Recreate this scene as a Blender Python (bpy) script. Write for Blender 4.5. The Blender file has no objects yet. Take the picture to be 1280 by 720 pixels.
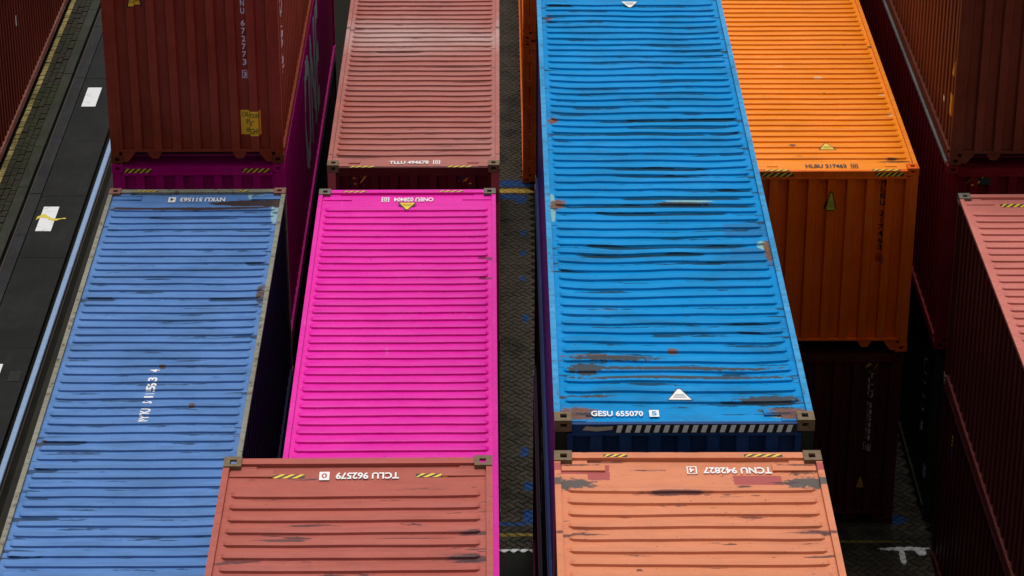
import bpy, bmesh, math, random
from mathutils import Matrix, Vector, noise as mnoise
R = math.radians
S = bpy.context.scene
C = S.collection

# ---------------------------------------------------------------- camera
FPX, PITCH, YAW, ROLL, CAMZ = 3362.2, 0.4500622, 0.0055412, -0.0004508, 20.7655
def make_camera():
    cd = bpy.data.cameras.new('camera'); co = bpy.data.objects.new('camera', cd); C.objects.link(co)
    f = Vector((math.sin(YAW)*math.cos(PITCH), math.cos(YAW)*math.cos(PITCH), -math.sin(PITCH)))
    rt = Vector((math.cos(YAW), -math.sin(YAW), 0)); up = rt.cross(f)
    r2 = math.cos(ROLL)*rt+math.sin(ROLL)*up; u2 = -math.sin(ROLL)*rt+math.cos(ROLL)*up
    m = Matrix((r2, u2, -f)).transposed().to_4x4(); m.translation = (0, 0, CAMZ)
    co.matrix_world = m
    cd.sensor_width = 36; cd.lens = FPX/1280*36; cd.clip_end = 2000; cd.clip_start = 0.5
    S.camera = co
make_camera()
# ---------------------------------------------------------------- light
SUN_EL, SUN_AZ = 68, 3          # degrees; azimuth from +Y towards +X (light from behind the yard, slightly right)
w = bpy.data.worlds.new('World'); S.world = w; w.use_nodes = True
nt = w.node_tree; bg = nt.nodes['Background']
sky = nt.nodes.new('ShaderNodeTexSky'); sky.sky_type = 'NISHITA'; sky.sun_disc = False
sky.sun_elevation = R(SUN_EL); sky.sun_rotation = R(SUN_AZ); sky.air_density = 1.0; sky.dust_density = 4.0; sky.ozone_density = 1.0
hsv = nt.nodes.new('ShaderNodeHueSaturation'); hsv.inputs['Saturation'].default_value = 0.02      # grey overcast
nt.links.new(sky.outputs[0], hsv.inputs['Color']); nt.links.new(hsv.outputs[0], bg.inputs[0]); bg.inputs[1].default_value = 0.080
sd = bpy.data.lights.new('sun', 'SUN'); so = bpy.data.objects.new('sun', sd); C.objects.link(so)
sd.energy = 1.5; sd.angle = R(30); sd.color = (1.0, 0.95, 0.88)
dv = Vector((math.sin(R(SUN_AZ))*math.cos(R(SUN_EL)), math.cos(R(SUN_AZ))*math.cos(R(SUN_EL)), math.sin(R(SUN_EL))))
so.rotation_euler = dv.to_track_quat('Z', 'Y').to_euler(); so.location = (10, 30, 60)
S.view_settings.view_transform = 'Standard'; S.view_settings.look = 'None'
S.view_settings.exposure = 0.30; S.view_settings.gamma = 1
S.render.engine = 'CYCLES'
S.cycles.max_bounces = 5

# ---------------------------------------------------------------- helpers
def s2l(c):
    return tuple(((v/255)/12.92 if v/255 <= 0.04045 else ((v/255+0.055)/1.055)**2.4) for v in c)
class BM:
    """collects boxes / prisms into one mesh"""
    def __init__(s): s.v = []; s.f = []; s.mi = []
    def face(s, pts, m=0):
        n = len(s.v); s.v += [tuple(p) for p in pts]; s.f.append(tuple(range(n, n+len(pts)))); s.mi.append(m)
    def box(s, x0, x1, y0, y1, z0, z1, m=0):
        n = len(s.v)
        s.v += [(x, y, z) for z in (z0, z1) for y in (y0, y1) for x in (x0, x1)]
        for q in ((0,2,3,1), (4,5,7,6), (0,1,5,4), (2,6,7,3), (0,4,6,2), (1,3,7,5)):
            s.f.append(tuple(n+i for i in q)); s.mi.append(m)
    def prism_y(s, poly, y0, y1, m=0):      # poly: (x,z) counter-clockwise seen from -y
        n = len(s.v); k = len(poly)
        s.v += [(x, y0, z) for x, z in poly]+[(x, y1, z) for x, z in poly]
        s.f.append(tuple(range(n, n+k))); s.mi.append(m)
        s.f.append(tuple(range(n+2*k-1, n+k-1, -1))); s.mi.append(m)
        for i in range(k):
            j = (i+1) % k
            s.f.append((n+j, n+i, n+k+i, n+k+j)); s.mi.append(m)
    def cyl_z(s, x, y, z0, z1, r, k=10, m=0):
        n = len(s.v)
        for z in (z0, z1):
            s.v += [(x+r*math.cos(2*math.pi*i/k), y+r*math.sin(2*math.pi*i/k), z) for i in range(k)]
        s.f.append(tuple(n+i for i in reversed(range(k)))); s.mi.append(m)
        s.f.append(tuple(n+k+i for i in range(k))); s.mi.append(m)
        for i in range(k):
            j = (i+1) % k; s.f.append((n+i, n+j, n+k+j, n+k+i)); s.mi.append(m)
    def mesh(s, name):
        me = bpy.data.meshes.new(name); me.from_pydata(s.v, [], s.f)
        me.polygons.foreach_set('material_index', s.mi); me.update(); return me
def put(name, me, mats, parent=None, loc=None, rot=None, scale=None):
    o = bpy.data.objects.new(name, me); C.objects.link(o)
    if not isinstance(mats, (list, tuple)): mats = [mats]
    while len(me.materials) < len(mats): me.materials.append(None)
    for i, m in enumerate(mats):
        o.material_slots[i].link = 'OBJECT'; o.material_slots[i].material = m
    if parent: o.parent = parent
    if loc is not None: o.location = loc
    if rot is not None: o.rotation_euler = rot
    if scale is not None: o.scale = scale
    return o
def tag(o, label=None, cat=None, group=None, kind=None):
    if label: o['label'] = label
    if cat: o['category'] = cat
    if group: o['group'] = group
    if kind: o['kind'] = kind
    return o

# ---------------------------------------------------------------- node helper
class N:
    def __init__(s, name):
        s.m = bpy.data.materials.new(name); s.m.use_nodes = True; s.t = s.m.node_tree
        s.b = s.t.nodes['Principled BSDF']
    def n(s, typ, **k):
        o = s.t.nodes.new(typ)
        for a, b in k.items(): setattr(o, a, b)
        return o
    def l(s, a, b): s.t.links.new(a, b)
    def setin(s, sock, v):
        if isinstance(v, bpy.types.NodeSocket): s.l(v, sock)
        else: sock.default_value = v
    def math(s, op, a, b=0.0, c=None, clamp=False):
        o = s.n('ShaderNodeMath', operation=op); o.use_clamp = clamp
        s.setin(o.inputs[0], a); s.setin(o.inputs[1], b)
        if c is not None: s.setin(o.inputs[2], c)
        return o.outputs[0]
    def noise(s, vec, scale, detail=3, rough=0.55, dim='3D'):
        o = s.n('ShaderNodeTexNoise'); o.inputs['Scale'].default_value = scale
        o.inputs['Detail'].default_value = detail; o.inputs['Roughness'].default_value = rough
        s.l(vec, o.inputs['Vector']); return o.outputs[0]
    def scalev(s, vec, sc, off=(0, 0, 0)):
        o = s.n('ShaderNodeVectorMath', operation='MULTIPLY_ADD'); s.l(vec, o.inputs[0])
        o.inputs[1].default_value = sc; o.inputs[2].default_value = off; return o.outputs[0]
    def ramp(s, v, a, b, lo=0.0, hi=1.0):
        o = s.n('ShaderNodeMapRange'); o.clamp = True
        s.setin(o.inputs[0], v); o.inputs[1].default_value = a; o.inputs[2].default_value = b
        o.inputs[3].default_value = lo; o.inputs[4].default_value = hi; return o.outputs[0]
    def mix(s, f, a, b):
        o = s.n('ShaderNodeMix', data_type='RGBA'); s.setin(o.inputs[0], f)
        for i, v in ((6, a), (7, b)):
            if isinstance(v, bpy.types.NodeSocket): s.l(v, o.inputs[i])
            else: o.inputs[i].default_value = (*v[:3], 1)
        return o.outputs[2]
    def patches(s, pos, lst, wob, amp=0.25, soft=0.12, box=False):
        """mask of soft ellipses (cx,cy,rx,ry) in container coordinates, edges broken by noise"""
        d = None
        for (cx, cy, rx, ry) in lst:
            q = s.scalev(pos, (1/rx, 1/ry, 0), (-cx/rx, -cy/ry, 0))
            if box:
                ab = s.n('ShaderNodeVectorMath', operation='ABSOLUTE'); s.l(q, ab.inputs[0]); sp = s.n('ShaderNodeSeparateXYZ'); s.l(ab.outputs[0], sp.inputs[0])
                val = s.math('MAXIMUM', sp.outputs[0], sp.outputs[1])
            else:
                ln = s.n('ShaderNodeVectorMath', operation='LENGTH'); s.l(q, ln.inputs[0]); val = ln.outputs['Value']
            d = val if d is None else s.math('MINIMUM', d, val)
        d = s.math('MULTIPLY_ADD', wob, amp*2, s.math('SUBTRACT', d, amp))
        return s.ramp(d, 1.0+soft, 1.0-soft)
ROOF_Y0, ROOF_P, ROOF_N = 0.44, 0.209, 54
LEN, WID, HGT = 12.192, 2.438, 2.896

def paint(name, base, rough=0.5, vary=0.10, dirt=0.25, specks=0.5, streak=0.0, scratch=0.3, fade=0.0,
          wet=None, pale=None, rust=None, trough=0.0, stain=0.0, greyamp=1.3, light=None, tone=None, grey=None, wetcol=(0.035, 0.045, 0.055), rustcol=(0.10, 0.035, 0.015),
          lightcol=(0.3, 0.45, 0.55), tonecol=None, greycol=(0.06, 0.06, 0.06), seed=0, valley=True, spec=0.12, rusty=0.0, freckle=0.0):
    g = N(name); tc = g.n('ShaderNodeTexCoord'); P0 = tc.outputs['Object']
    P = g.scalev(P0, (1, 1, 1), (seed*7.3, seed*3.1, seed*1.7))
    wallmode = 'wall' in name or name.endswith('_side') or 'doors' in name
    SX = (7.0, 7.0, 0.45) if wallmode else (0.55, 6.0, 3.0)
    col = base
    big = g.noise(P, 0.9, 4)
    midn = g.noise(g.scalev(P, (1, 2.5, 1.6)), 3.5, 5, 0.65)
    v = g.math('ADD', g.math('MULTIPLY', g.math('SUBTRACT', big, 0.5), 1.2), g.math('SUBTRACT', midn, 0.5))
    hs = g.n('ShaderNodeHueSaturation'); hs.inputs['Color'].default_value = (*base, 1)
    g.l(g.math('MULTIPLY_ADD', v, vary*4.5, 1.0), hs.inputs['Value'])
    g.l(g.math('MULTIPLY_ADD', v, -vary*1.0, 1.0), hs.inputs['Saturation'])
    col = hs.outputs[0]
    # faded chalky film
    if fade > 0:
        f = g.ramp(g.noise(g.scalev(P, (0.7, 1.2, 1)), 0.7, 5, 0.6), 0.42, 0.75, 0, fade)
        col = g.mix(f, col, tuple(min(1, c*0.6+0.25) for c in base))
    # soft transverse dirt streaks
    st = g.noise(g.scalev(P, SX), 1.6, 4, 0.6)
    col = g.mix(g.ramp(st, 0.46, 0.74, 0, min(1, dirt*1.6)), col, tuple(c*0.35+0.006 for c in base))
    sl = g.noise(g.scalev(P, (9.0, 9.0, 0.5) if wallmode else (0.8, 9.0, 4.0), (11, 3, 6)), 2.4, 5, 0.7)
    col = g.mix(g.ramp(sl, 0.52, 0.72, 0, 0.28), col, tuple(min(1, c*1.05+0.018) for c in base))
    gr = g.noise(g.scalev(P, (1.6, 3.0, 1.0), (2, 3, 6)), 11.0, 6, 0.8)
    col = g.mix(g.ramp(gr, 0.55, 0.75, 0, 0.35), col, tuple(c*0.45+0.004 for c in base))
    if wallmode:
        rr = g.noise(g.scalev(P, (14.0, 14.0, 0.7), (1, 5, 9)), 1.8, 4, 0.65)
        col = g.mix(g.ramp(rr, 0.66, 0.76, 0, 0.35), col, (0.11, 0.042, 0.018))
    if stain > 0:
        sn = g.noise(g.scalev(P, (0.8, 1.3, 1.0), (6, 6, 2)), 1.5, 7, 0.68)
        col = g.mix(g.ramp(sn, 0.50, 0.66, 0, stain), col, tuple(c*0.42+0.012 for c in base))
        iso = g.noise(g.scalev(P, (1, 1, 1), (3, 8, 1)), 7.5, 6, 0.72)
        col = g.mix(g.ramp(iso, 0.675, 0.705, 0, 0.8), col, (0.12, 0.05, 0.022))
        lo = g.noise(g.scalev(P, (11.0, 0.8, 1.0), (2, 1, 7)), 1.7, 3, 0.55)
        col = g.mix(g.ramp(lo, 0.735, 0.755, 0, 0.5), col, tuple(min(1, c*0.6+0.16) for c in base))
    # hard narrow marks
    if streak > 0:
        s2 = g.noise(g.scalev(P, (0.6, 16.0, 4.0), (3, 9, 1)), 1.5, 3, 0.5)
        col = g.mix(g.ramp(s2, 0.735, 0.76, 0, streak), col, tuple(c*0.22+0.01 for c in base))
    if scratch > 0:
        s3 = g.noise(g.scalev(P, (3.0, 9.0, 6.0), (5, 2, 8)), 5.0, 2, 0.5)
        col = g.mix(g.ramp(s3, 0.745, 0.78, 0, scratch), col, tuple(min(1, c*0.5+0.35) for c in base))
    if specks > 0:
        s4 = g.noise(g.scalev(P, (1, 1, 1), (1, 4, 2)), 21.0, 2, 0.5)
        col = g.mix(g.ramp(s4, 0.715, 0.74, 0, specks), col, (0.02, 0.012, 0.01))
        s7 = g.noise(g.scalev(P, (1, 1.6, 1), (8, 4, 3)), 30.0, 2, 0.5)
        col = g.mix(g.ramp(s7, 0.73, 0.75, 0, specks), col, tuple(c*0.4+0.35 for c in base))
    if freckle > 0:
        s5 = g.noise(g.scalev(P, (1, 2, 1), (7, 4, 2)), 14.0, 4, 0.7)
        col = g.mix(g.ramp(s5, 0.66, 0.71, 0, freckle), col, tuple(c*0.25+0.01 for c in base))
    rough_s = g.ramp(midn, 0.3, 0.7, rough-0.08, rough+0.10)
    wob = g.noise(g.scalev(P, (2, 6, 1)), 2.2, 5, 0.65)
    wob2 = g.noise(g.scalev(P, (5, 7, 5)), 2.6, 6, 0.75)
    if tone: col = g.mix(g.patches(P0, tone, wob2, 0.22, 0.04, True), col, tonecol)
    if pale: col = g.mix(g.math('MULTIPLY', g.patches(P0, pale, wob, 0.9, 0.8), 0.45), col, (0.62, 0.52, 0.50))  # painted sheen: soft whitish patches mixed into the base colour
    if light: col = g.mix(g.patches(P0, light, wob2, 0.6, 0.1), col, lightcol)
    if rust:
        rn = g.noise(g.scalev(P, (6, 9, 6)), 4.0, 6, 0.75)
        rc = g.mix(g.ramp(rn, 0.42, 0.62), rustcol, tuple(c*2.2+0.01 for c in rustcol))
        col = g.mix(g.math('MULTIPLY', g.patches(P0, rust, wob2, 1.6, 0.12), g.ramp(rn, 0.36, 0.44, 0.25, 0.95)), col, rc)
    if grey: col = g.mix(g.math('MULTIPLY', g.patches(P0, grey, wob if greyamp < 1 else wob2, greyamp, 0.08), 0.95), col, greycol)
    if trough > 0:
        tn = g.noise(g.scalev(P, (0.75, 4.7, 1)), 2.1, 4, 0.6)
        sp2 = g.n('ShaderNodeSeparateXYZ'); g.l(P0, sp2.inputs[0])
        f2 = g.math('FRACT', g.math('DIVIDE', g.math('SUBTRACT', g.math('MULTIPLY_ADD', tn, 0.04, sp2.outputs[1]), ROOF_Y0+0.02), ROOF_P))
        edge = g.noise(g.scalev(P, (2.5, 10, 1), (4, 4, 4)), 3.0, 5, 0.7)
        mm = g.math('MULTIPLY', g.ramp(g.math('MULTIPLY_ADD', edge, 0.25, tn), 0.735-0.06*trough, 0.765-0.06*trough), g.ramp(f2, 0.52, 0.60))
        col = g.mix(g.math('MULTIPLY', mm, 0.85), col, wetcol)
        rl2 = g.noise(g.scalev(P, (3, 6, 1), (9, 1, 4)), 5.0, 5, 0.75)
        col = g.mix(g.ramp(rl2, 0.665, 0.70, 0, 0.7*min(1, trough)), col, (0.20, 0.095, 0.05))
    if wet:
        wob3 = g.noise(g.scalev(P, (1.4, 9, 1)), 1.6, 3, 0.5)
        mk = g.patches(P0, wet, wob3 if valley else g.noise(g.scalev(P, (2.2, 9, 1)), 3.0, 5, 0.7), 0.35 if valley else 1.3, 0.04 if valley else 0.3)
        if valley:
            sep = g.n('ShaderNodeSeparateXYZ'); g.l(P0, sep.inputs[0])
            wy = g.math('MULTIPLY_ADD', wob3, 0.05, sep.outputs[1])
            fr = g.math('FRACT', g.math('DIVIDE', g.math('SUBTRACT', wy, ROOF_Y0+0.025), ROOF_P))
            mk = g.math('MULTIPLY', mk, g.ramp(fr, 0.47, 0.50))
        mk = g.math('MULTIPLY', mk, 0.9)
        col = g.mix(mk, col, wetcol)
        rough_s = g.math('MULTIPLY', rough_s, g.math('MULTIPLY_ADD', mk, -0.45, 1.0))
    if rusty > 0:
        s6 = g.noise(g.scalev(P, (2, 2, 2), (2, 8, 5)), 5.0, 6, 0.75)
        col = g.mix(g.ramp(s6, 0.60-0.12*rusty, 0.66-0.08*rusty, 0, min(1, rusty+0.3)), col, (0.075, 0.034, 0.016))
    g.l(col, g.b.inputs['Base Color']); g.l(rough_s, g.b.inputs['Roughness'])
    g.b.inputs['Specular IOR Level'].default_value = spec
    bp = g.n('ShaderNodeBump'); bp.inputs['Strength'].default_value = 0.15; bp.inputs['Distance'].default_value = 0.01
    g.l(g.noise(P, 9.0, 4), bp.inputs['Height']); g.l(bp.outputs[0], g.b.inputs['Normal'])
    return g.m
def plain(name, col, rough=0.6, metal=0.0, var=0.15, scale=6.0, bump=0.1, spec=0.4):
    g = N(name); tc = g.n('ShaderNodeTexCoord'); P = tc.outputs['Object']
    nz = g.noise(P, scale, 5, 0.65)
    hs = g.n('ShaderNodeHueSaturation'); hs.inputs['Color'].default_value = (*col, 1)
    g.l(g.math('MULTIPLY_ADD', g.math('SUBTRACT', nz, 0.5), var*4, 1.0), hs.inputs['Value'])
    g.l(hs.outputs[0], g.b.inputs['Base Color']); g.b.inputs['Roughness'].default_value = rough
    g.b.inputs['Metallic'].default_value = metal; g.b.inputs['Specular IOR Level'].default_value = spec
    if bump:
        bp = g.n('ShaderNodeBump'); bp.inputs['Strength'].default_value = bump; bp.inputs['Distance'].default_value = 0.02
        g.l(nz, bp.inputs['Height']); g.l(bp.outputs[0], g.b.inputs['Normal'])
    return g.m

# flat print
def worn_print(name, col, wear=0.25, rough=0.5, scale=18):
    g = N(name); tc = g.n('ShaderNodeTexCoord'); P = tc.outputs['Object']
    nz = g.noise(P, scale, 4, 0.7)
    g.l(g.mix(g.ramp(nz, 0.55, 0.75, 0, wear), col, tuple(c*0.4 for c in col)), g.b.inputs['Base Color'])
    g.b.inputs['Roughness'].default_value = rough
    return g.m
M_WHITE = worn_print('white_print', (0.80, 0.80, 0.80))
M_BLACK = worn_print('black_print', (0.012, 0.012, 0.012))
M_YEL = worn_print('yellow_print', (0.90, 0.58, 0.01))
M_TAPEY = worn_print('worn_yellow_tape', (0.85, 0.55, 0.02), 0.9, 0.5, 26)
M_TAPEK = worn_print('worn_black_tape', (0.03, 0.028, 0.025), 0.3, 0.6, 26)
M_PALEBLUE = worn_print('pale_blue_print', (0.62, 0.76, 0.80))
M_DIMWHITE = worn_print('dim_white_print', (0.45, 0.46, 0.50), 0.4)

# ---------------------------------------------------------------- ground materials
def mat_paver(name):
    """brick pavers with paint marks laid over them in world coordinates"""
    g = N(name); ge = g.n('ShaderNodeNewGeometry'); P = ge.outputs['Position']
    oi = g.n('ShaderNodeObjectInfo')
    n1 = g.noise(P, 2.2, 4); n2 = g.noise(P, 14, 5, 0.7); n3 = g.noise(P, 5.5, 2)
    base = g.mix(g.ramp(n1, 0.35, 0.65), (0.022, 0.018, 0.011), (0.048, 0.040, 0.026))
    base = g.mix(g.ramp(oi.outputs['Random'], 0, 1, 0, 0.45), base, (0.085, 0.070, 0.055))
    base = g.mix(g.ramp(n2, 0.5, 0.75, 0, 0.6), base, (0.035, 0.034, 0.022))
    base = g.mix(g.ramp(n3, 0.60, 0.72, 0, 0.55), base, (0.026, 0.032, 0.012))
    oil = g.noise(P, 1.3, 6, 0.7); base = g.mix(g.ramp(oil, 0.50, 0.60, 0, 0.65), base, (0.012, 0.010, 0.008))
    grit = g.noise(P, 45, 2, 0.5); base = g.mix(g.ramp(grit, 0.70, 0.74, 0, 0.5), base, (0.16, 0.15, 0.12))
    wob = g.noise(P, 7, 5, 0.7)
    def mark(col, lst, base, amp=0.5, op=0.85):
        return g.mix(g.math('MULTIPLY', g.patches(P, lst, wob, amp, 0.08), op), base, col)
    base = mark((0.006, 0.055, 0.20), [(0.3, 47.62, 0.5, 0.17), (0.15, 46.98, 0.4, 0.11), (0.42, 46.85, 0.12, 0.2), (0.46, 45.33, 0.05, 0.14), (0.45, 44.45, 0.05, 0.14),
        (0.44, 43.37, 0.05, 0.13), (0.47, 41.77, 0.06, 0.16), (0.40, 37.05, 0.07, 0.15), (0.46, 35.95, 0.08, 0.14), (0.45, 35.05, 0.10, 0.20), (0.2, 34.84, 0.28, 0.05), (5.97, 34.92, 0.16, 0.14)], base, 0.95)
    base = mark((0.55, 0.36, 0.06), [(0.3, 47.27, 0.6, 0.10)], base, 0.35, 0.75)
    base = mark((0.42, 0.30, 0.03), [(0.2, 34.52, 0.5, 0.05), (5.3, 34.30, 0.72, 0.035)], base, 0.8, 0.38)
    base = mark((0.78, 0.80, 0.80), [(0.2, 34.07, 0.5, 0.045), (0.47, 33.95, 0.03, 0.14), (6.0, 34.09, 0.36, 0.05), (5.93, 33.86, 0.045, 0.22), (6.22, 34.00, 0.08, 0.10)], base, 0.6, 0.95)
    g.l(base, g.b.inputs['Base Color']); g.b.inputs['Roughness'].default_value = 0.75; g.b.inputs['Specular IOR Level'].default_value = 0.15
    bp = g.n('ShaderNodeBump'); bp.inputs['Strength'].default_value = 0.4; bp.inputs['Distance'].default_value = 0.01
    g.l(n2, bp.inputs['Height']); g.l(bp.outputs[0], g.b.inputs['Normal'])
    return g.m
M_PAVER = mat_paver('paver_brick')
M_JOINT = plain('joint_sand', (0.012, 0.011, 0.008), 0.95, var=0.2, scale=10, spec=0.08)
M_SOIL = plain('dark_ground', (0.010, 0.010, 0.008), 0.95, var=0.25, scale=2, spec=0.08)
def mat_conc(name, c1, c2, moss=0.0, sc=1.5):
    g = N(name); ge = g.n('ShaderNodeNewGeometry'); P = ge.outputs['Position']
    n1 = g.noise(P, sc, 6, 0.7); n2 = g.noise(P, 30, 3, 0.6); n3 = g.noise(g.scalev(P, (3, 0.35, 1)), 2.0, 5, 0.65)
    c = g.mix(g.ramp(n1, 0.35, 0.68), c1, c2)
    c = g.mix(g.ramp(n3, 0.5, 0.72, 0, 0.4), c, tuple(v*1.7 for v in c2))
    c = g.mix(g.ramp(n2, 0.55, 0.75, 0, 0.35), c, tuple(v*0.4 for v in c1))
    n4 = g.noise(P, 0.55, 6, 0.7); c = g.mix(g.ramp(n4, 0.45, 0.62, 0, 0.6), c, tuple(v*0.45 for v in c1))
    n5 = g.noise(g.scalev(P, (9, 0.5, 1)), 2.0, 5, 0.7); c = g.mix(g.ramp(n5, 0.60, 0.72, 0, 0.4), c, tuple(v*2.6 for v in c2))
    n6 = g.noise(P, 9.0, 6, 0.8); c = g.mix(g.ramp(n6, 0.66, 0.72, 0, 0.5), c, tuple(v*3.0 for v in c2))
    if moss: c = g.mix(g.ramp(g.noise(P, 1.1, 6, 0.7), 0.42, 0.62, 0, moss), c, (0.028, 0.036, 0.010))
    g.l(c, g.b.inputs['Base Color']); g.b.inputs['Roughness'].default_value = 0.7; g.b.inputs['Specular IOR Level'].default_value = 0.12
    bp = g.n('ShaderNodeBump'); bp.inputs['Strength'].default_value = 0.35; bp.inputs['Distance'].default_value = 0.01
    g.l(n2, bp.inputs['Height']); g.l(bp.outputs[0], g.b.inputs['Normal'])
    return g.m
M_SLAB = mat_conc('lane_slab_concrete', (0.006, 0.0065, 0.007), (0.013, 0.014, 0.013))
M_STRIP = mat_conc('slot_edge_concrete', (0.014, 0.013, 0.017), (0.026, 0.026, 0.030), 0.25)
M_KERB = mat_conc('kerb_concrete', (0.018, 0.020, 0.014), (0.038, 0.040, 0.030), 0.55)
M_SETT = mat_conc('old_setts', (0.014, 0.012, 0.008), (0.032, 0.026, 0.018), 0.6, 6)
M_YLINE = mat_conc('yellow_painted_setts', (0.26, 0.20, 0.06), (0.48, 0.40, 0.16), 0.5, 9)
M_EDGE = mat_conc('rail_edge_concrete', (0.011, 0.009, 0.008), (0.022, 0.018, 0.016), 0.3)
M_TAR = mat_conc('tarmac', (0.006, 0.006, 0.005), (0.012, 0.012, 0.010), 0.2, 5)
M_RAIL = plain('polished_rail_steel', (0.22, 0.32, 0.50), 0.42, 0.5, 0.12, 8, 0.05)
M_RAILWEB = plain('rusty_rail_side', (0.05, 0.035, 0.03), 0.8, 0.0)
M_IRON = plain('cast_iron', (0.03, 0.03, 0.032), 0.6, 0.3)

# ================================================================ THE GROUND
b = BM(); b.box(-400, 400, -200, 600, -0.6, -0.13)
tag(put('ground', b.mesh('ground'), M_SOIL), kind='structure')
b = BM(); b.box(-7.20, 60, -20, 160, -0.128, -0.018)
pavement = tag(put('pavement', b.mesh('pavement'), M_JOINT), kind='structure')
# herringbone pavers
random.seed(4)
PL, PW = 0.200, 0.100
def paver_mesh(seed):
    rr = random.Random(seed); l, w_, ch = PL/2-0.005, PW/2-0.005, 0.009
    tilt = [rr.uniform(-0.002, 0.002) for _ in range(4)]
    lo = [(-l, -w_), (l, -w_), (l, w_), (-l, w_)]
    v = [(x, y, -0.05) for x, y in lo]+[(x, y, -0.006+t) for (x, y), t in zip(lo, tilt)]
    v += [(x-math.copysign(ch, x), y-math.copysign(ch, y), t) for (x, y), t in zip(lo, tilt)]
    f = [(8, 9, 10, 11)]
    for i in range(4):
        j = (i+1) % 4; f += [(i, j, 4+j, 4+i), (4+i, 4+j, 8+j, 8+i)]
    me = bpy.data.meshes.new('paver'); me.from_pydata(v, [], f); me.update(); return me, v, f
PM = [paver_mesh(k) for k in range(6)]
def in_view(x, y):
    return (-0.10 < x < 0.66 and 34.0 < y < 47.75) or (-0.03 < x < 0.50 and 47.7 < y < 61) or \
           (4.6 < x < 6.42 and 33.2 < y < 35.2) or (5.93 < x < 6.37 and 35.2 <= y < 40) or (-3.1 < x < -1.9 and 47.0 < y < 61)
plist = []
c45 = math.sqrt(0.5)
W_ = PW
rng = range(-420, 420)
for a in range(150, 480):
    for bb in range(-480, -130):
        # 90-degree herringbone on a square grid of cell W_: horizontal brick at (a,b) if (a-b)%4==0, vertical if (a-b)%4==3
        k = (a-bb) % 4
        if k == 0: u, v_, rot = a+1.0, bb+0.5, 0
        elif k == 3: u, v_, rot = a+0.5, bb+1.0, 90
        else: continue
        u *= W_; v_ *= W_
        x = -(u+v_)*c45; y = (u-v_)*c45
        if not in_view(x, y): continue
        plist.append((x, y, rot+135))
plist.sort(key=lambda p: p[0]**2+p[1]**2)
rest = BM()
for i, (x, y, ro) in enumerate(plist):
    dz = random.uniform(-0.004, 0.0); da = random.uniform(-1.5, 1.5)
    me, vv, ff = PM[i % 6]
    if i < 300:
        o = put('paver', me, M_PAVER, pavement, (x, y, dz), (0, 0, R(ro+da)))
    else:
        ca, sa = math.cos(R(ro+da)), math.sin(R(ro+da)); n = len(rest.v)
        rest.v += [(x+p[0]*ca-p[1]*sa, y+p[0]*sa+p[1]*ca, p[2]+dz) for p in vv]
        rest.f += [tuple(n+q for q in f_) for f_ in ff]; rest.mi += [0]*len(ff)
tag(put('pavers', rest.mesh('pavers'), M_PAVER, pavement), kind='stuff')
b = BM(); b.box(-0.4, 0.9, 27, 34.0, -0.017, -0.002)
put('tarmac_patch', b.mesh('tarmac_patch'), M_TAR, pavement)

M_PLATE = worn_print('scuffed_white_paint', (0.72, 0.74, 0.76), 0.75, 0.5, 5)
# crane lane on the left
b = BM(); b.box(-9.76, -7.20, 20, 120, -0.129, -0.100)
lane = tag(put('crane_lane', b.mesh('crane_lane'), M_SOIL), kind='structure')
ys = [33.5, 37.3, 40.7, 44.31, 47.08, 49.81, 53.23, 56.6, 60.2, 63.5, 67]
for y0, y1 in zip(ys[:-1], ys[1:]):
    b = BM(); b.box(-8.725, -7.875, y0+0.005, y1-0.005, -0.10, random.uniform(-0.004, 0.0))
    sl = put('concrete_slab', b.mesh('concrete_slab'), M_SLAB, lane)
    for (a0, a1) in ((45.46, 46.57), (51.64, 52.70), (39.35, 40.10)):
        if y0 < a0 and a1 < y1:
            q = BM(); q.box(-8.60, -8.31, a0, a1, 0.000, 0.004)
            put('white_marking', q.mesh('white_marking'), M_PLATE, sl)
            if abs(a0-45.46) < .01:
                q = BM()
                pts = []
                for k in range(22):
                    t_ = k/21; x = -8.66+t_*0.55; yy = 46.02+0.16*math.sin(t_*7)*(1-t_); w2 = (0.035+0.06*random.random())*(1.3-t_)
                    pts.append((x, yy-w2, yy+w2))
                for (x0, p0, p1), (x1, q0, q1) in zip(pts[:-1], pts[1:]):
                    q.face([(x0, p0, 0.0062), (x1, q0, 0.0062), (x1, q1, 0.0062), (x0, p1, 0.0062)])
                put('yellow_spray_mark', q.mesh('yellow_spray_mark'), worn_print('yellow_spray', (0.62, 0.50, 0.02), 0.6, 0.6, 9), sl)
    if y0 < 39.5 < y1:
        q = BM(); q.box(-8.15, -7.95, 39.47, 39.84, 0.0, 0.006)
        put('cover_plate', q.mesh('cover_plate'), M_STRIP, sl)
ys2 = [33.5, 36.2, 39.0, 42.2, 45.3, 47.2, 50.0, 53.3, 56.4, 60, 64]
for y0, y1 in zip(ys2[:-1], ys2[1:]):
    b = BM(); b.box(-8.955, -8.745, y0+0.01, y1-0.01, -0.10, random.uniform(-0.006, 0.0))
    put('edge_slab', b.mesh('edge_slab'), M_STRIP, lane)
    b = BM(); b.box(-8.975, -8.958, y0+0.004, y1-0.004, -0.10, 0.006)
    put('steel_edge', b.mesh('steel_edge'), M_RAILWEB, lane)
y0 = 33.5
while y0 < 64:
    L_ = 1.0 if y0 > 0 else 1
    b = BM(); b.box(-9.24, -9.045, y0+0.006, y0+L_*2-0.006, -0.10, random.uniform(0.0, 0.012))
    put('kerb_stone', b.mesh('kerb_stone'), M_KERB, lane); y0 += 2.0
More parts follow.
